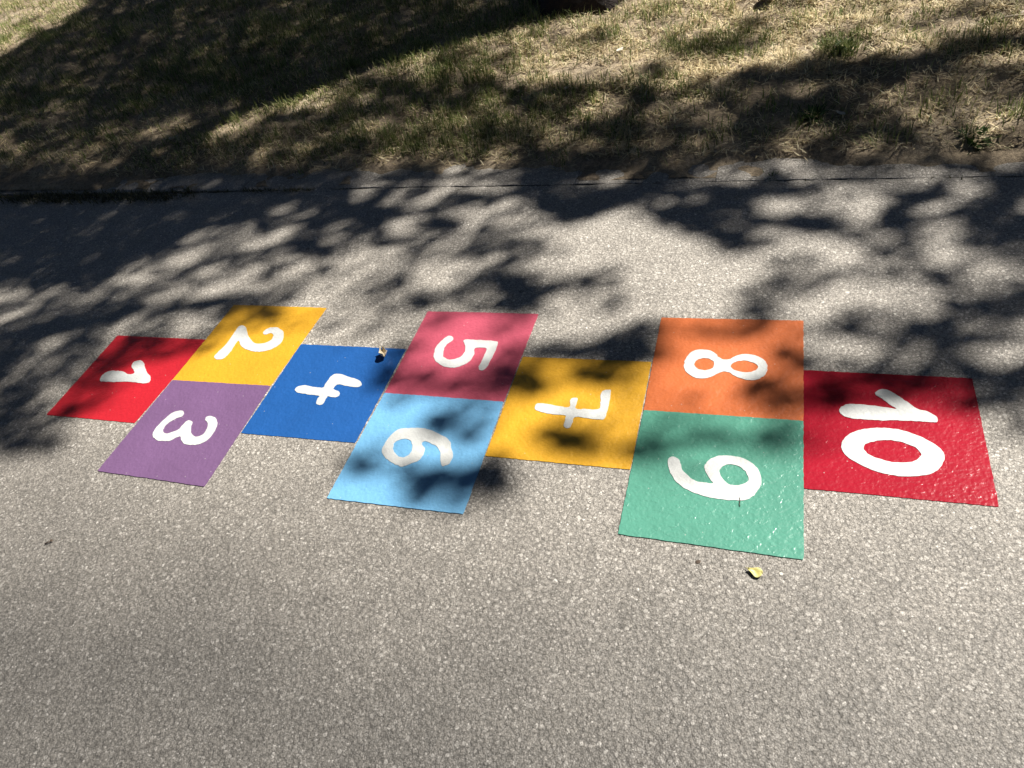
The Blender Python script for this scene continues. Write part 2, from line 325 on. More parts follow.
F((150,350,30,7,-12,.6),(122,350,9,18,35,.55),(185,345,28,6,0,.55),(95,375,10,16,40,.5),(255,312,24,8,10,.65),(222,328,16,6,-25,.35),(300,312,18,4,0,.3),
 (42,439,18,11,-15,.68),(8,425,22,24,0,.66),(20,385,30,14,-25,.7),(55,360,30,10,-25,.6),
 (392,370,14,20,25,.55),(370,362,18,8,0,.3),(445,384,60,11,8,.62),(505,368,12,20,20,.62),(470,372,25,10,0,.4),(415,345,12,18,25,.3),(455,318,50,5,0,.3),(520,330,20,8,0,.3),
 (440,422,12,9,0,.78),(471,435,10,8,0,.62),(370,460,24,9,-10,.62),(440,478,40,9,5,.72),(414,497,10,12,20,.72),(456,506,14,8,0,.52),(395,405,14,7,0,.3),(480,410,18,7,0,.4),(350,475,10,10,0,.3),
 (492,470,14,13,0,.92),(502,482,13,9,0,.8),(512,498,12,8,0,.5),
 (529,381,14,12,0,.75),(602,374,30,11,0,.72),(577,442,32,10,8,.78),(545,362,20,6,0,.5),(570,412,10,7,0,.3),(632,445,16,10,0,.5),(620,430,14,12,0,.35),(625,400,14,10,0,.3),(640,372,10,10,0,.4),(590,352,62,7,3,.92),(540,352,20,5,0,.7),
 (735,331,68,8,2,.42),(788,354,14,8,0,.72),(775,394,30,14,8,.62),(668,330,10,10,0,.4),(655,400,8,8,0,.35),(720,400,30,8,0,.3),
 (680,425,34,10,8,.42),(780,437,22,15,0,.62),(655,453,16,9,0,.52),(730,440,20,8,0,.3),(690,470,30,8,0,.2),
 (900,382,72,10,3,.72),(822,400,20,13,0,.66),(830,443,11,10,0,.32),(870,398,40,8,0,.5),(850,425,20,6,0,.3),(940,400,25,8,0,.4),(1005,396,32,15,0,.72),(995,372,40,8,0,.8),(1020,430,14,14,0,.4))

# the blots run into one another: widen them a little
for _i in range(MARK,len(OPS)):
    o=OPS[_i]
    if o[0]=='E' and o[8]>.3: OPS[_i]=o[:5]+(o[5]*1.26,o[6]*1.34,o[7],min(.97,o[8]*1.22))

DAPPLE=[('P',0,0,[(-4000,-4000),(9000,-4000),(9000,9000),(-4000,9000)],.0)]
def Dp(col,row,pts,v): DAPPLE.append(('P',col*256,row*180,pts,v))
Dp(0,1,[(-900,-60),(2150,-60),(2100,500),(1700,520),(1060,490),(700,660),(250,1000),(-900,1150)],.85)
Dp(3,1,[(-150,-60),(1400,-60),(1400,900),(-100,640),(-40,420),(150,240)],.8)
Dp(2,1,[(100,200),(420,130),(760,260),(1000,330),(960,470),(700,560),(420,480),(130,330)],.0)
Dp(0,0,[(1400,540),(4600,540),(4600,745),(1400,745)],.6)
DAPPLE.append(('E',256,180,470,330,110,60,0,.0))
# ------------------------------------------------------------------ the painted squares
def catmull(pts,k=6):
    p=np.array(pts,float);n=len(p);o=[]
    for i in range(n):
        a,b,c,d=p[i-1],p[i],p[(i+1)%n],p[(i+2)%n]
        for t in np.arange(k)/k:
            o.append(.5*((2*b)+(-a+c)*t+(2*a-5*b+4*c-d)*t*t+(-a+3*b-3*c+d)*t**3))
    return np.array(o)
def slab(name,loops,z0,z1,mat,parent):
    """a flat painted patch with its own small thickness; first loop outside, the rest holes"""
    pts=[];edges=[];rings=[]
    for L in loops:
        s=len(pts);pts+=[Vector((float(a),float(b))) for a,b in L];r=list(range(s,len(pts)));rings.append(r)
        edges+=[(r[i],r[(i+1)%len(r)]) for i in range(len(r))]
    v,e,f,ov,oe,of=delaunay_2d_cdt(pts,edges,[],2 if len(loops)==1 else 1,1e-7)
    def inside(x,y):
        c=False
        for L in loops:
            n=len(L)
            for i in range(n):
                (x1,y1),(x2,y2)=L[i],L[(i+1)%n]
                if (y1>y)!=(y2>y) and x<(x2-x1)*(y-y1)/(y2-y1)+x1: c=not c
        return c
    F=[]
    for t in f:
        cx=sum(v[i].x for i in t)/len(t);cy=sum(v[i].y for i in t)/len(t)
        if inside(cx,cy):
            ar=sum(v[t[i]].x*v[t[(i+1)%len(t)]].y-v[t[(i+1)%len(t)]].x*v[t[i]].y for i in range(len(t)))
            F.append(tuple(t) if ar>0 else tuple(t)[::-1])
    o=parent.location if parent else Vector((0,0,0))
    top=[(p.x-o.x,p.y-o.y,z1-o.z) for p in v];nv=len(top)
    bot=[(p.x-o.x,p.y-o.y,z0-o.z) for p in v]
    cnt={}
    for t in F:
        for i in range(len(t)): cnt[(t[i],t[(i+1)%len(t)])]=1
    side=[(a+nv,b+nv,b,a) for (a,b) in cnt if (b,a) not in cnt]
    return mesh_obj(name,top+bot,F+side,mat,parent)
def edge_loop(corn,z,amp):
    c=[back(px,py,z)[:2] for px,py in corn];out=[]
    for i in range(4):
        a,b=c[i],c[(i+1)%4];n=int(np.linalg.norm(b-a)/.006);nr=np.array([b[1]-a[1],a[0]-b[0]]);nr/=np.linalg.norm(nr)
        if (nr@((a+b)/2-np.mean(c,axis=0)))<0: nr=-nr
        for k in range(n):
            t=k/n;p=a+(b-a)*t
            p=p+nr*.0015
            if k: p=p+nr*((vnoise(p[0],p[1],90)-.5)*amp*2+(vnoise(p[0]+4,p[1],14)-.5)*amp*.5)
            out.append(p)
    return np.array(out)
RED=m_paint('red_paint',(.43,.014,.024),.42,.45)
RED2=m_paint('deep_red_paint',(.32,.010,.024),.23,.4,.35,.3)
YEL=m_paint('yellow_paint',(.60,.315,.022),.42,.5)
PUR=m_paint('purple_paint',(.155,.083,.18),.5,.45)
BLU=m_paint('blue_paint',(.013,.085,.29),.42,.45)
PNK=m_paint('raspberry_paint',(.46,.08,.125),.42,.45)
SKY=m_paint('light_blue_paint',(.15,.37,.60),.42,.5)
ORA=m_paint('orange_paint',(.50,.13,.042),.36,.45,.45,.25)
GRN=m_paint('green_paint',(.085,.27,.20),.30,.5,.5,.5)
WHT=m_paint('white_paint',(.53,.54,.53),.5,.4)
S_,Tt='corners','strokes'
def Q(off,s,*loops): return [[(off[0]+a*s,off[1]+b*s) for a,b in L] for L in loops]
SQ=[
('red',RED,[(117.6,335.7),(206,339.8),(134.3,422.6),(47,414.4)],'bright red painted square with a white numeral 1',
 [Q((90,350),.06836,[(150,455),(160,390),(210,340),(290,305),(400,303),(480,312),(540,345),(600,355),(645,335),(640,300),(612,250),(615,205),(655,168),(735,150),(780,175),(800,230),(820,300),(850,345),(885,385),(885,425),(860,470),(810,488),(740,482),(640,470),(500,460),(340,468),(250,460)])]),
('yellow',YEL,[(234,305),(326,308),(270,386),(172.5,380.3)],'yellow painted square with a white numeral 2 beside the kerb side of the purple square',
 [Q((205,315),.08789,[(105,480),(130,440),(240,330),(340,190),(385,130),(425,118),(465,145),(490,230),(540,300),(590,325),(680,318),(750,285),(775,240),(770,215),(740,205),(690,222),(660,210),(675,180),(720,150),(790,138),(850,155),(890,195),(890,260),(850,330),(760,385),(650,415),(560,415),(470,390),(410,350),(385,295),(350,320),(300,400),(240,470),(190,502),(130,502)])]),
('purple',PUR,[(172.5,380.3),(270,386),(204,486),(98,470.5)],'purple painted square with a white numeral 3',
 [Q((145,400),.078125,[(95,440),(130,370),(230,260),(330,175),(420,138),(480,138),(495,165),(470,210),(400,235),(310,285),(250,340),(228,400),(280,425),(360,405),(430,375),(490,310),(540,265),(580,262),(602,285),(588,350),(592,420),(635,465),(710,455),(770,405),(800,335),(795,285),(768,250),(790,215),(840,203),(895,225),(922,275),(910,350),(860,440),(790,515),(710,560),(620,575),(520,565),(465,520),(455,465),(400,480),(320,520),(230,525),(150,512),(105,475)])]),
('blue',BLU,[(301,344.4),(405.4,349.3),(354.7,442.4),(241.5,432.7)],'deep blue painted square with a white numeral 4',
 [Q((285,365),.08301,[(120,300),(150,262),(230,243),(330,262),(455,272),(490,220),(550,140),(600,108),(680,110),(780,145),(880,180),(922,215),(910,250),(860,265),(740,250),(640,232),(600,250),(582,285),(610,300),(650,320),(660,345),(630,380),(570,388),(510,378),(480,430),(440,478),(395,475),(375,455),(395,400),(415,372),(330,358),(230,345),(150,330)])]),
('raspberry',PNK,[(428,311.5),(538,314),(503,401.9),(384.8,393)],'raspberry pink painted square with a white numeral 5',
 [Q((425,325),.078125,[(115,370),(140,280),(210,200),(280,145),(330,140),(362,165),(345,200),(280,245),(240,310),(232,380),(245,415),(310,442),(400,430),(470,395),(512,330),(510,250),(492,205),(520,185),(640,188),(800,198),(905,205),(932,225),(905,310),(850,430),(790,540),(740,582),(695,570),(685,535),(720,470),(765,370),(780,295),(640,295),(625,380),(580,450),(500,505),(400,540),(320,545),(230,525),(150,470),(115,420)])]),
('light blue',SKY,[(384.8,393),(503,401.9),(462.7,513.5),(327.4,497.8)],'light sky blue painted square with a white numeral 6',
 [Q((370,420),.08789,[(135,350),(155,290),(220,190),(320,110),(430,92),(560,90),(680,110),(790,160),(870,200),(915,260),(930,340),(942,410),(910,485),(885,512),(825,520),(805,480),(800,420),(800,360),(760,300),(690,265),(630,240),(590,262),(605,300),(622,325),(600,400),(550,460),(470,495),(370,530),(310,512),(220,465),(155,400)],
  [(262,320),(280,260),(330,225),(390,213),(450,225),(478,280),(475,340),(445,390),(390,420),(330,415),(285,375)])]),
('golden',YEL,[(523,357),(651,362),(630,469),(485.6,455.6)],'yellow painted square with a white crossed numeral 7',
 [Q((525,380),.09277,[(105,290),(125,255),(180,250),(300,270),(470,292),(485,220),(520,190),(560,195),(565,225),(548,305),(660,312),(795,312),(815,230),(820,140),(860,105),(915,105),(922,130),(912,210),(890,320),(860,405),(820,425),(700,415),(540,398),(510,460),(480,512),(435,512),(415,485),(435,420),(430,380),(300,370),(200,350),(120,325)])]),
('orange',ORA,[(661.8,317.8),(803,320.8),(803,421),(643.9,410.3)],'orange painted square with a white numeral 8',
 [Q((675,340),.09766,[(92,260),(105,200),(150,135),(220,103),(310,100),(400,125),(450,175),(510,200),(570,190),(640,158),(730,143),(830,158),(910,200),(945,260),(940,320),(900,375),(820,408),(720,402),(620,370),(550,330),(480,325),(400,360),(310,392),(210,385),(130,340),(95,290)],
  [(198,245),(220,210),(270,187),(330,187),(385,210),(402,245),(380,285),(320,308),(260,303),(215,280)],
  [(568,262),(600,230),(660,212),(740,212),(810,235),(848,270),(830,305),(780,325),(700,328),(620,310),(580,285)])]),
('green',GRN,[(643.9,410.3),(803,421),(803,559),(618.5,533.5)],'glossy sea green painted square with a white numeral 9',
 [Q((660,445),.10742,[(75,150),(85,120),(120,108),(165,125),(190,165),(205,220),(250,275),(330,330),(430,350),(490,350),(455,295),(415,220),(425,170),(480,125),(560,98),(660,100),(770,120),(860,170),(925,245),(942,310),(935,380),(880,460),(800,510),(700,512),(600,510),(480,490),(350,455),(250,415),(170,360),(115,290),(85,220)],
  [(555,250),(575,205),(630,182),(700,185),(765,215),(810,270),(825,330),(780,360),(710,375),(640,360),(595,325),(570,290)])]),
('crimson',RED2,[(803,370.3),(971.8,378.6),(998.5,506),(803,487.7)],'deep red painted square with the white number 10',
 [Q((830,380),.13667,[(68,225),(85,195),(130,177),(220,178),(330,188),(485,210),(440,180),(380,135),(335,105),(335,85),(375,68),(430,75),(490,110),(560,155),(630,205),(710,230),(770,262),(788,290),(770,308),(680,303),(560,297),(450,293),(380,295),(280,288),(150,278),(90,255)]),
  Q((830,380),.13667,[(80,480),(100,430),(170,380),(270,355),(380,350),(500,362),(640,405),(760,465),(825,520),(840,565),(815,630),(750,680),(650,700),(540,705),(400,685),(280,645),(170,590),(100,530)],
  [(248,490),(265,465),(320,450),(400,438),(500,448),(600,480),(655,520),(662,555),(620,590),(540,603),(450,600),(360,575),(290,545),(258,520)])]),
]
for i,(nm,mat,corn,label,digs) in enumerate(SQ):
    z=.0018+.0004*(i%3)
    L=edge_loop(corn,z,.0011)
    c=L.mean(0)
    root=empty('painted_square',(c[0],c[1],0))
    tag(root,label,'painted square','hopscotch squares painted on the path')
    slab('coloured_field',[L],-.001,z,mat,root)
    for d in digs:
        loops=[]
        for lp in d:
            p=catmull(lp,7);g=np.array([back(a,b,z+.0012)[:2] for a,b in p])
            g=g+np.stack([vnoise(g[:,0],g[:,1],120)-.5,vnoise(g[:,0]+5,g[:,1],120)-.5],-1)*.0026
            loops.append(g)
        slab('numeral',loops,z-.0005,z+.0012,WHT,root)
# ------------------------------------------------------------------ grass
def blades(P,length,width,lean,az,curl,zoff=0.):
    """arrays -> one mesh of curved blades: two quads' worth per blade"""
    n=len(P);d=np.stack([np.cos(az),np.sin(az),0*az],-1);s=np.stack([-np.sin(az),np.cos(az),0*az],-1)
    up=np.array([0,0,1.]);L=length[:,None];w=width[:,None]*.5
    l1=lean[:,None];l2=(lean+curl)[:,None]
    m=P+(d*np.sin(l1)+up*np.cos(l1))*L*.55
    t=m+(d*np.sin(l2)+up*np.cos(l2))*L*.45
    V=np.stack([P-s*w,P+s*w,m-s*w*.8,m+s*w*.8,t],1)
    b=(np.arange(n)*5)[:,None]
    loops=np.concatenate([b+0,b+1,b+3,b+2,b+2,b+3,b+4],1).ravel()
    st=np.stack([np.arange(n)*7,np.arange(n)*7+4],-1).ravel();tt=np.tile([4,3],n)
    return V.reshape(-1,3),loops,st,tt
def scatter(n):
    u=RNG.uniform(-8.5,7.4,n);v=RNG.uniform(.1,10.6,n);x,y=xy(u,v)
    P=np.stack([x,y,lawn_z(x,y)],-1);px,py=to_px(P)
    k=(px>-220)&(px<1750)&(py>-260)&(py<260)
    # fewer blades far away
    dist=np.linalg.norm(P-CAM,axis=1);k&=RNG.random(n)<np.clip((4.2/dist)**1.3,.0,1)
    return P[k],px[k],py[k],u[k],v[k]
PATCH=[(845,46,28,16,.9),(800,112,45,22,.85),(870,135,55,16,.75),(975,140,30,12,.8),(1015,118,25,12,.8),(405,150,28,12,.8),(425,46,20,10,.75),(690,45,30,14,.6),(940,25,60,16,.6),(610,35,18,8,.55),
 (225,120,26,10,.8),(350,68,30,12,.7),(300,95,60,16,.7),(30,25,70,24,.7),(640,25,25,10,.5),(740,45,40,16,.55),(660,90,40,20,.5),(560,110,60,20,.5),(395,100,50,16,.6),(120,95,160,40,.6),(500,30,80,25,.5),(330,40,120,40,.5),(250,140,60,15,.5),(720,140,50,12,.75),(930,110,60,20,.5),(470,60,40,12,.55)]
def greenness(px,py,P):
    g=np.where(px<300,.46,np.where(px<520,.42,.24))+(vnoise(P[:,0],P[:,1],2.3)-.5)*.5
    for cx,cy,rx,ry,s in PATCH:
        d=((px-cx)/rx)**2+((py-cy)/ry)**2;g=np.maximum(g,s*np.clip(1.5-d,0,1))
    return g
P,px,py,u,v=scatter(2880000)
bare=vnoise(P[:,0]+20,P[:,1],1.7)*.6+vnoise(P[:,0],P[:,1]+30,5.)*.4
litter=RNG.random(len(P))<np.where(v<.4,.16,.05)
edge=np.clip((v-.15-(vnoise(P[:,0],P[:,1],6)-.5)*.16)/.16,0,1)
g=greenness(px,py,P)
bare=bare-.16*((px>540)&(py>62))*(vnoise(P[:,0]+2,P[:,1],2.9)>.4)
mound=np.exp(-(((px-587)/45)**2+((py-73)/9)**2))
clump=vnoise(P[:,0],P[:,1]+17,13.)*.6+vnoise(P[:,0]+8,P[:,1],27.)*.4
keep=(RNG.random(len(P))<np.clip((clump-.25)*2.6,.12,1))&(RNG.random(len(P))<np.clip(edge,.0,1)*np.clip((bare-.2)*3.2,.25,1))&(RNG.random(len(P))>mound*.85)
keep|=litter&(v>.16)
g=np.where(litter,-1,g)
P,px,py,v,g,clump=P[keep],px[keep],py[keep],v[keep],g[keep],clump[keep]
isg=RNG.random(len(P))<g
n=isg.sum();A=P[isg]
ggrow=.25+clump[isg]+.8*vnoise(A[:,0],A[:,1]+11,4.)
V,l,s,t=blades(A,RNG.uniform(.022,.06,n)*ggrow,RNG.uniform(.003,.0058,n),np.abs(RNG.normal(.35,.35,n)),RNG.uniform(0,6.283,n),RNG.uniform(.1,.9,n))
tag(np_mesh('green_grass',V,l,s,t,GREEN),'green grass blades growing through the dry lawn in uneven patches','grass',kind='stuff')
A=P[~isg];n=len(A);flat=RNG.random(n)<.8
lean=np.where(flat,RNG.uniform(1.15,1.5,n),np.abs(RNG.normal(.7,.35,n)))
A=A+np.stack([0*lean,0*lean,np.where(flat,RNG.uniform(.001,.014,n),0)],-1)
V,l,s,t=blades(A,RNG.uniform(.02,.058,n)*(.55+.9*clump[~isg]),RNG.uniform(.0026,.0058,n),lean,RNG.uniform(0,6.283,n),np.where(flat,RNG.uniform(-.1,.25,n),RNG.uniform(.1,.8,n)))
tag(np_mesh('dry_grass',V,l,s,t,DRY),'dry straw coloured mown grass lying over the bank','grass',kind='stuff')
# moss and small weeds in the joint, thick at one end
n=6500;u=np.where(RNG.random(n)<.8,RNG.uniform(-3.4,-.75,n),RNG.uniform(-.75,2.2,n));k=RNG.random(n)<np.where(u<-.75,.25+.9*(vnoise(u,u*0,5)>.42),.28*(vnoise(u,u*0,9)>.6));u=u[k];n=len(u)
x,y=xy(u,RNG.normal(-.012,.012,n)*np.where(u<-1.45,2.6,.5)-np.where(u<-1.45,.014,0));A=np.stack([x,y,np.where(u<-1.45,-.003,-.012)],-1)
V,l,s,t=blades(A,RNG.uniform(.016,.038,n)*np.where(u<-1.45,1.25,1.),RNG.uniform(.003,.007,n),np.abs(RNG.normal(.95,.4,n)),RNG.uniform(0,6.283,n),RNG.uniform(.2,.7,n))
tag(np_mesh('joint_moss',V,l,s,t,MOSS),'dark moss and weed growing in the joint between kerb and asphalt','moss',kind='stuff')
# single tufts and weeds
def tuft(name,px,py,label,cat,n,h,r,mat,wd,broad=False,on_path=False):
    p=back(px,py,0.) if on_path else lawn_hit(px,py)
    o=empty(name,p);tag(o,label,cat)
    a=RNG.uniform(0,6.283,n);q=np.abs(RNG.normal(0,r*.4,n))
    B=np.stack([np.cos(a)*q,np.sin(a)*q,np.full(n,-.004)],-1)
    V,l,s,t=blades(B,RNG.uniform(.5,1.,n)*h,RNG.uniform(.7,1.3,n)*wd,np.clip(q/r*.9+RNG.normal(.15,.2,n),0,1.4),a+RNG.normal(0,.5,n),RNG.uniform(.1,.9,n))
    np_mesh('blades',V,l,s,t,mat,o)
    if broad:
        m=max(6,n//3);a=RNG.uniform(0,6.283,m)
        B=np.stack([np.cos(a)*r*.15,np.sin(a)*r*.15,np.full(m,0.)],-1)
        V,l,s,t=blades(B,RNG.uniform(.6,1.,m)*h*.9,np.full(m,wd*4.),RNG.uniform(.5,1.25,m),a,RNG.uniform(.1,.5,m))
        np_mesh('broad_leaves',V,l,s,t,WEED,o)
tuft('weed_plant',972,143,'dark green leafy weed clump at the lawn edge just above the kerb','weed',90,.085,.10,WEED,.005,True)
tuft('grass_tuft',405,152,'small bright green grass tuft near the kerb in a patch of bare soil','grass tuft',55,.055,.06,GREEN,.0032)
tuft('grass_tuft',238,121,'sunlit pale green grass tuft beside the dark left shade','grass tuft',60,.08,.08,GREEN,.0032)
tuft('grass_tuft',352,68,'upright thin grass tuft at the edge of the tree trunk shadow','grass tuft',45,.10,.07,GREEN,.003)
tuft('grass_tuft',422,47,'fresh green grass tuft on the sunlit rim of the tree shadow','grass tuft',60,.08,.07,GREEN,.0035)
tuft('weed_plant',846,48,'green weed patch among bright straw above the long branch shadow','weed',120,.06,.15,GREEN,.004,True)
tuft('weed_plant',812,118,'dark broad leaved weed in deep shade on the right of the lawn','weed',80,.07,.11,WEED,.005,True)
tuft('weed_plant',772,178,'small low weed growing out of the kerb joint','weed',26,.035,.05,WEED,.004,False,True)
tuft('weed_plant',190,192,'dark weed growing out of the shaded left stretch of kerb joint','weed',40,.05,.06,MOSS,.005,False,True)
tuft('grass_tuft',735,44,'tall thin grass stalks standing in the straw right of the trunk','grass tuft',30,.12,.05,GREEN,.0028)
# ------------------------------------------------------------------ small litter
YLEAF=m_plain('yellow_leaf',(.50,.44,.13),(.62,.57,.24),60,.45,.001)
CLEAF=m_plain('curled_leaf',(.42,.34,.22),(.70,.61,.46),70,.6,.001)
TWIG=m_plain('twig_bark',(.05,.035,.025),(.12,.085,.06),80,.85,.002)
PALET=m_plain('pale_dry_twig',(.38,.31,.22),(.55,.47,.36),80,.8,.001)
PALEL=m_plain('bleached_leaf',(.55,.5,.42),(.72,.68,.6),50,.7,.001)
BROWNL=m_plain('russet_leaf',(.12,.03,.02),(.22,.07,.04),50,.6,.001)
def leaf(name,p,L,Wd,az,label,mat,cup=.3,bend=.3,tilt=0.,stalk=.35,cat='leaf',lift=.003,pear=1.):
    o=empty(name,(p[0],p[1],p[2]+lift));o.rotation_euler=(tilt,0,az);tag(o,label,cat)
    nx,ny=13,7;V=[];F=[]
    for i in range(nx):
        t=i/(nx-1);wv=Wd*.5*(math.sin(math.pi*min(1,t**pear*.93+.03))**.75)*((1-.35*t) if pear==1. else 1.)+.0003
        for j in range(ny):
            s=j/(ny-1)*2-1
            V.append((L*(t-.5),s*wv,cup*Wd*s*s*.5*(1+.3*math.sin(7*t))+bend*L*((t-.45)**2)*1.6+.0012*math.sin(9*t+3*s)))
    z0=min(v[2] for v in V);V=[(a,b,c-z0) for a,b,c in V]
    for i in range(nx-1):
        for j in range(ny-1):
            k=i*ny+j;F.append((k,k+ny,k+ny+1,k+1))
    b=mesh_obj('leaf_blade',V,F,mat,o,True)
    sm=b.modifiers.new('thickness','SOLIDIFY');sm.thickness=.0006
    if stalk:
        z=V[3][2];tube('leaf_stalk',[(-L*.5,0,z),(-L*(.5+stalk*.5),.002,z*.6+.001),(-L*(.5+stalk),.0,.0012)],[.0009,.0007,.0006],mat,o)
    return o
def tube(name,pts,rad,mat,parent=None,k=7):
    V=[];F=[];pts=[np.array(p,float) for p in pts]
    for i,p in enumerate(pts):
        d=pts[min(i+1,len(pts)-1)]-pts[max(i-1,0)];d/=np.linalg.norm(d)+1e-9
        a=np.cross(d,[0,0,1.] if abs(d[2])<.9 else [1.,0,0]);a/=np.linalg.norm(a);b=np.cross(d,a)
        for j in range(k):
            q=2*math.pi*j/k;V.append(p+(a*math.cos(q)+b*math.sin(q))*rad[i])
    for i in range(len(pts)-1):
        for j in range(k): F.append((i*k+j,i*k+(j+1)%k,(i+1)*k+(j+1)%k,(i+1)*k+j))
    F.append(tuple(range(k))[::-1]);F.append(tuple(range((len(pts)-1)*k,len(pts)*k)))
    return mesh_obj(name,V,F,mat,parent,True)
def pixel_len(p,npx): return npx*np.dot(p-CAM,FWD)/FPX
p=back(755,573);_d=back(761,577)-back(744,570);leaf('fallen_leaf',p,.034,.026,math.atan2(_d[1],_d[0]),'small yellow leaf lying on the asphalt in front of the green square',YLEAF,.25,.2,.05,.25,pear=1.8)
p=back(384,356,.004);leaf('curled_leaf',p,.042,.036,math.radians(100),'pale curled dry leaf on the far edge of the deep blue square',CLEAF,1.0,.45,.1,.0)
def twig(p,L,az,r,label,mat,side=True,name='twig',lift=.004):
    o=empty(name,(p[0],p[1],p[2]+lift));o.rotation_euler=(0,0,az);tag(o,label,'twig')
    tube('stem',[(-L/2,0,0),(-L*.2,L*.04,r*.5),(L*.1,-L*.02,r),(L/2,L*.05,0)],[r,r*.9,r*.8,r*.5],mat,o)
    if side: tube('side_shoot',[(L*.15,0,r*.5),(L*.3,L*.14,r*1.5),(L*.36,L*.22,r)],[r*.9,r*1.3,r*.6],mat,o)
def chip(px,py,s,label,mat,cat,name):
    p=back(px,py);o=empty(name,p);tag(o,label,cat);V=[];F=[]
    for i in range(5):
        for j in range(9):
            t=math.pi*i/4;q=2*math.pi*j/9;r=s*(.5+.18*random.random());V.append((math.sin(t)*math.cos(q)*r*1.3,math.sin(t)*math.sin(q)*r,math.cos(t)*r*.35+s*.1))
    for i in range(4):
        for j in range(9): F.append((i*9+j,(i+1)*9+j,(i+1)*9+(j+1)%9,i*9+(j+1)%9))
    mesh_obj('chip',V,F,mat,o)
chip(781,574,.007,'small pale stone chip on the asphalt right of the yellow leaf',PALEL,'stone','stone_chip')
chip(698,562,.009,'tiny dark crumb on the asphalt in front of the green square',TWIG,'crumb','dirt_crumb')
twig(back(50,543),.026,.15,.0022,'tiny dark twig lying alone on the open asphalt at the left',TWIG)
p=back(740,502,.004);_d=back(740,498)-back(740,506);twig(p,.028,math.atan2(_d[1],_d[0]),.0009,'thin dark needle lying across the foot of the numeral 9',TWIG,False,'needle',.001)
p=lawn_hit(878,33);twig(p,.10,math.radians(35),.006,'pale broken stick on straw above the green weed patch',PALET,False,lift=.012)
p=lawn_hit(1012,20);twig(p,.16,math.radians(-15),.006,'grey stick lying in straw in the top right corner',PALET,True,lift=.012)
p=back(893,153,KERB_TOP);twig(p,.09,math.radians(15),.0022,'thin pale twig lying on the kerb below the lawn edge',PALET,True)
p=lawn_hit(175,140);leaf('fallen_leaf',p,.055,.03,.1,'bleached white leaf at the left just above the kerb',PALEL,.3,.2,0,0,lift=.012)
p=lawn_hit(620,53);leaf('fallen_leaf',p,.05,.03,.6,'small pale leaf on straw below the trunk in full sun',PALEL,.3,.2,.1,0,lift=.014)
p=lawn_hit(567,91);leaf('fallen_leaf',p,.035,.025,.9,'tiny pale leaf in the shade band below the bare mound',PALEL,.3,.2,.1,0,lift=.014)
p=lawn_hit(840,117);leaf('fallen_leaf',p,.045,.03,1.9,'pale leaf lying beside the dark broad leaved weed',PALEL,.3,.2,.1,0,lift=.014)
p=lawn_hit(766,1);leaf('fallen_leaf',p,.13,.09,1.2,'russet brown curled leaf at the top edge right of the trunk',BROWNL,.9,.6,.5,0,lift=.02)
p=lawn_hit(320,22);leaf('fallen_leaf',p,.05,.03,.3,'dull leaf in the deep shade left of the trunk',PALEL,.3,.2,.1,0,lift=.012)
# ------------------------------------------------------------------ trees that shade the place
def raster(OPS,px0=-300,py0=-120,st=2):
    xs=np.arange(px0,W+300,st);ys=np.arange(py0,H+60,st);X,Y=np.meshgrid(xs,ys);S=np.zeros(X.shape)
    for o in OPS:
        if o[0]=='E':
            _,ox,oy,cx,cy,rx,ry,a,v=o
            cx=ox+cx/4;cy=oy+cy/4;rx/=4;ry/=4;c,s=math.cos(math.radians(a)),math.sin(math.radians(a))
            uu=((X-cx)*c+(Y-cy)*s)/rx;ww=(-(X-cx)*s+(Y-cy)*c)/ry;m=np.clip((1.3-np.sqrt(uu*uu+ww*ww))/.55,0,1)
        else:
            _,ox,oy,pts,v=o;p=np.array(pts,float)/4+[ox,oy];m=np.zeros(X.shape,bool);n=len(p);dm=np.full(X.shape,1e9)
            for i in range(n):
                (x1,y1),(x2,y2)=p[i],p[(i+1)%n]
                if y1!=y2: m^=((y1>Y)!=(y2>Y))&(X<(x2-x1)*(Y-y1)/(y2-y1)+x1)
                L=(x2-x1)**2+(y2-y1)**2+1e-9;t=np.clip(((X-x1)*(x2-x1)+(Y-y1)*(y2-y1))/L,0,1)
                dm=np.minimum(dm,np.hypot(X-x1-t*(x2-x1),Y-y1-t*(y2-y1)))
            m=np.clip(.5+np.where(m,dm,-dm)/6,0,1)
        S+=(v-S)*m
    return S
SH=raster(OPS);DA=raster(DAPPLE)
def ground_z(x,y):
    v=uv(x,y)[1];return np.where(v>.1,lawn_z(x,y),0.)
def shade_at(x,y):
    P=np.stack([x,y,ground_z(x,y)],-1);px,py=to_px(P);front=((P-CAM)@FWD)>.2
    i=((px+300)/2).astype(int);j=((py+120)/2).astype(int)
    ok=front&(i>=0)&(j>=0)&(i<SH.shape[1])&(j<SH.shape[0])
    j=np.clip(j,0,SH.shape[0]-1);i=np.clip(i,0,SH.shape[1]-1);s=SH[j,i]
    # leafy twigs: blots stretched along the light's way over the ground
    a=x*math.cos(AZ)+y*math.sin(AZ);b=-x*math.sin(AZ)+y*math.cos(AZ)
    f=.6*vnoise(a+30,b*1.4,6.6)+.4*vnoise(a,b*1.4+50,15.)
    d=np.clip((f-.435)*6.,0,1)*.92
    return np.where(ok,np.maximum(s,d*DA[j,i]),-1),P
LL,LW=.062,.040
leaf_ground=.5*LL*LW*.55/math.sin(EL)
TAUMAX=5.2
x0,x1,y0,y1=-8.,4.4,.8,12.
n=int((x1-x0)*(y1-y0)*TAUMAX/leaf_ground)
gx=RNG.uniform(x0,x1,n);gy=RNG.uniform(y0,y1,n)
S,G=shade_at(gx,gy)
tau=-np.log(1-np.clip(S*1.04,0,.985))*1.3;k=(S>=.03)&(RNG.random(n)<tau/TAUMAX)
G=G[k]
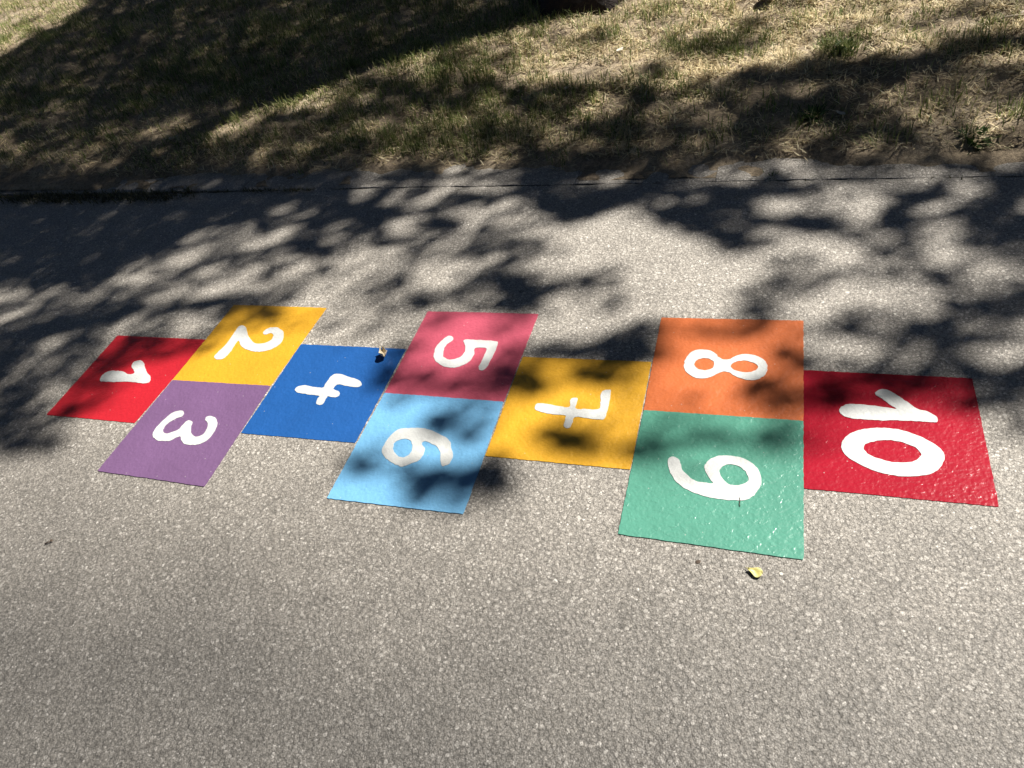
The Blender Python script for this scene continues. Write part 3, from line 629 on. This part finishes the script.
hh=np.where(RNG.random(len(G))<.5,RNG.uniform(4.6,6.4,len(G)),RNG.uniform(5.4,8.2,len(G)))
LP=G+SUN*((hh-G[:,2])/SUN[2])[:,None]
T1=lawn_hit(580,-6);T2=np.array([6.6,3.4,0.]);T2[2]=float(lawn_z(T2[0],T2[1]))
# the rest of each crown, where its shadow falls outside the picture
def filler(c,r,m):
    q=RNG.normal(size=(m,3));q/=np.linalg.norm(q,axis=1)[:,None];q=c+q*(RNG.random(m)**.4)[:,None]*r
    g=q-SUN*((q[:,2]-.1)/SUN[2])[:,None];Sx,_=shade_at(g[:,0],g[:,1])
    P=g.copy();P[:,2]=ground_z(g[:,0],g[:,1]);px,py=to_px(P);fr=((P-CAM)@FWD)>.2
    inside=fr&(px>-60)&(px<1090)&(py>-60)&(py<900)
    cl=vnoise(q[:,0]+q[:,2],q[:,1],1.8)>.42
    return q[~inside&cl]
LP=np.concatenate([LP,filler(np.array([T1[0]+.2,T1[1]+.4,6.6]),np.array([3.6,3.6,2.2]),24000),filler(np.array([6.8,3.4,6.3]),np.array([4.4,4.0,2.2]),46000)])
d1=np.hypot(LP[:,0]-T1[0]+.6,LP[:,1]-T1[1]);d2=np.hypot(LP[:,0]-T2[0]+1.2,LP[:,1]-T2[1])
own=d1<d2
def leaves(P,parent):
    n=len(P);nr=RNG.normal(size=(n,3))*.75+np.array([.2,.05,.75]);nr/=np.linalg.norm(nr,axis=1)[:,None]
    a=RNG.normal(size=(n,3));a-=nr*(a*nr).sum(1)[:,None];a/=np.linalg.norm(a,axis=1)[:,None];b=np.cross(nr,a)
    sc=RNG.uniform(.7,1.3,n)[:,None];L=LL*sc*.5;Wd=LW*sc*.5
    V=np.stack([P-a*L,P+b*Wd-a*L*.15+nr*Wd*.25,P+a*L,P-b*Wd-a*L*.15+nr*Wd*.25],1)-np.array(parent.location)
    i=(np.arange(n)*4)[:,None];loops=np.concatenate([i,i+1,i+2,i,i+2,i+3],1).ravel()
    np_mesh('crown',V.reshape(-1,3),loops,np.arange(2*n)*3,np.full(2*n,3),LEAF,parent)
def kmeans(P,k,it=6):
    c=P[RNG.choice(len(P),k,replace=False)]
    for _ in range(it):
        d=((P[:,None]-c[None])**2).sum(-1);a=d.argmin(1)
        for j in range(k):
            if (a==j).any(): c[j]=P[a==j].mean(0)
    return c,a
def lit_cost(pts,o):
    q=np.concatenate([np.linspace(pts[i],pts[i+1],9) for i in range(len(pts)-1)])+o
    s=q-SUN*((q[:,2]-.05)/SUN[2])[:,None];Sx,P=shade_at(s[:,0],s[:,1]);px,py=to_px(P)
    vis=(Sx>=0)&(px>-30)&(px<1060)&(py>-30)&(py<800)
    return (vis*np.clip(.75-Sx,0,1)).mean()
def tree(base,P,label,r0,fork,lean):
    o=empty('tree',base);tag(o,label,'tree');b=np.array(o.location)
    # trunk: flared, ridged
    top=np.array([lean[0]*fork,lean[1]*fork,fork]);V=[];F=[];K=28;R=26
    for i in range(R):
        t=i/(R-1);z=-.12+t*(fork+.12);c=top*max(0,z)/fork;rr=r0*(1-.28*t)+r0*.55*math.exp(-max(z,0)/.14)
        for j in range(K):
            q=2*math.pi*j/K;rid=1+.10*math.sin(5*q+1.3)*math.exp(-max(z,0)/.3)+.05*(random.random()-.5)+.03*math.sin(9*q+z*3)
            V.append((c[0]+math.cos(q)*rr*rid,c[1]+math.sin(q)*rr*rid,z))
    for i in range(R-1):
        for j in range(K): F.append((i*K+j,i*K+(j+1)%K,(i+1)*K+(j+1)%K,(i+1)*K+j))
    F.append(tuple(range((R-1)*K,R*K)))
    mesh_obj('trunk',V,F,BARK,o,True)
    sub=P[RNG.choice(len(P),min(3500,len(P)),replace=False)]-b
    big,a=kmeans(sub,7)
    for j in range(7):
        q=sub[a==j]
        if len(q)<30: continue
        best=None
        for _ in range(160):
            e=big[j]+RNG.normal(0,.6,3);mid=top+(e-top)*RNG.uniform(.3,.6)+np.array([0,0,.5])+RNG.normal(0,.7,3)
            cand=[top-np.array([0,0,.15]),top+(mid-top)*.5+np.array([0,0,.15]),mid,(mid+e)/2+[0,0,.12],e];cc=lit_cost(cand,b)
            if best is None or cc<best[0]: best=(cc,cand)
        pts=best[1];e=pts[4]
        V=[];F=[]
        def add(pts,rad,k=7):
            s=len(V);ps=[np.array(p,float) for p in pts]
            for i,p in enumerate(ps):
                d=ps[min(i+1,len(ps)-1)]-ps[max(i-1,0)];d/=np.linalg.norm(d)+1e-9
                x=np.cross(d,[0,0,1.] if abs(d[2])<.9 else [1.,0,0]);x/=np.linalg.norm(x);y=np.cross(d,x)
                for m in range(k):
                    w_=2*math.pi*m/k;V.append(p+(x*math.cos(w_)+y*math.sin(w_))*rad[i])
            for i in range(len(ps)-1):
                for m in range(k): F.append((s+i*k+m,s+i*k+(m+1)%k,s+(i+1)*k+(m+1)%k,s+(i+1)*k+m))
        add(pts,[.05,.038,.028,.02,.012])
        cs,_=kmeans(q,min(12,len(q)//6))
        for c in cs:
            st=pts[3] if random.random()<.5 else pts[4]
            md=(st+c)/2+RNG.normal(0,.12,3)
            if lit_cost([st,md,c],b)>.08: continue
            add([st,md,c],[.014,.009,.005],5)
            for _ in range(3):
                e2=c+RNG.normal(0,.22,3);add([c,(c+e2)/2+RNG.normal(0,.04,3),e2],[.005,.004,.002],4)
        mesh_obj('limb',V,F,BARK,o,True)
    leaves(P,o)
tree(T1,LP[own],'tree at the top of the lawn with only its dark trunk foot in view',.20,2.6,(.02,.16))
tree(T2,LP[~own],'leafy tree on the lawn beyond the right edge whose boughs dapple the path',.17,2.4,(-.08,.05))

# unseen trees added round about to close off sky and deepen the shade
def sky_blocker_tree(base,label,proto=None,s=1.,rz=0.):
    if proto is None:
        q=RNG.normal(size=(15000,3));q/=np.linalg.norm(q,axis=1)[:,None];q=q*(RNG.random(15000)**.35)[:,None]*np.array([4.2,4.2,3.0])+np.array([0,0,5.6])
        q=q[vnoise(q[:,0]+q[:,2]+40,q[:,1]+40,1.5)>.34]
        global LL,LW
        a,b=LL,LW;LL,LW=.17,.12
        P=q+np.array(base);tree(np.array(base),P,label,.2,2.6,(.05,.02));LL,LW=a,b
        return COL.objects[-1].parent
    o=proto.copy();COL.objects.link(o);o.location=base;o.scale=(s,s,s);o.rotation_euler=(0,0,rz);o['label']=label
    for ch in list(proto.children):
        c=ch.copy();COL.objects.link(c);c.parent=o
    return o
zz=lambda x,y:float(ground_z(np.array([x]),np.array([y]))[0])
pt=sky_blocker_tree((-8.2,9.6,zz(-8.2,9.6)),'added unseen full crowned tree beyond the left edge blocking part of the sky')
sky_blocker_tree((-7.5,-2.5,-.04),'added unseen round crowned tree across the path on the left blocking part of the sky',pt,1.05,1.1)
sky_blocker_tree((1.0,-8.5,-.04),'added unseen broad tree behind the viewer blocking part of the sky',pt,1.2,2.3)
sky_blocker_tree((7.5,-6.0,-.04),'added unseen tree across the path on the right blocking part of the sky',pt,1.1,4.)
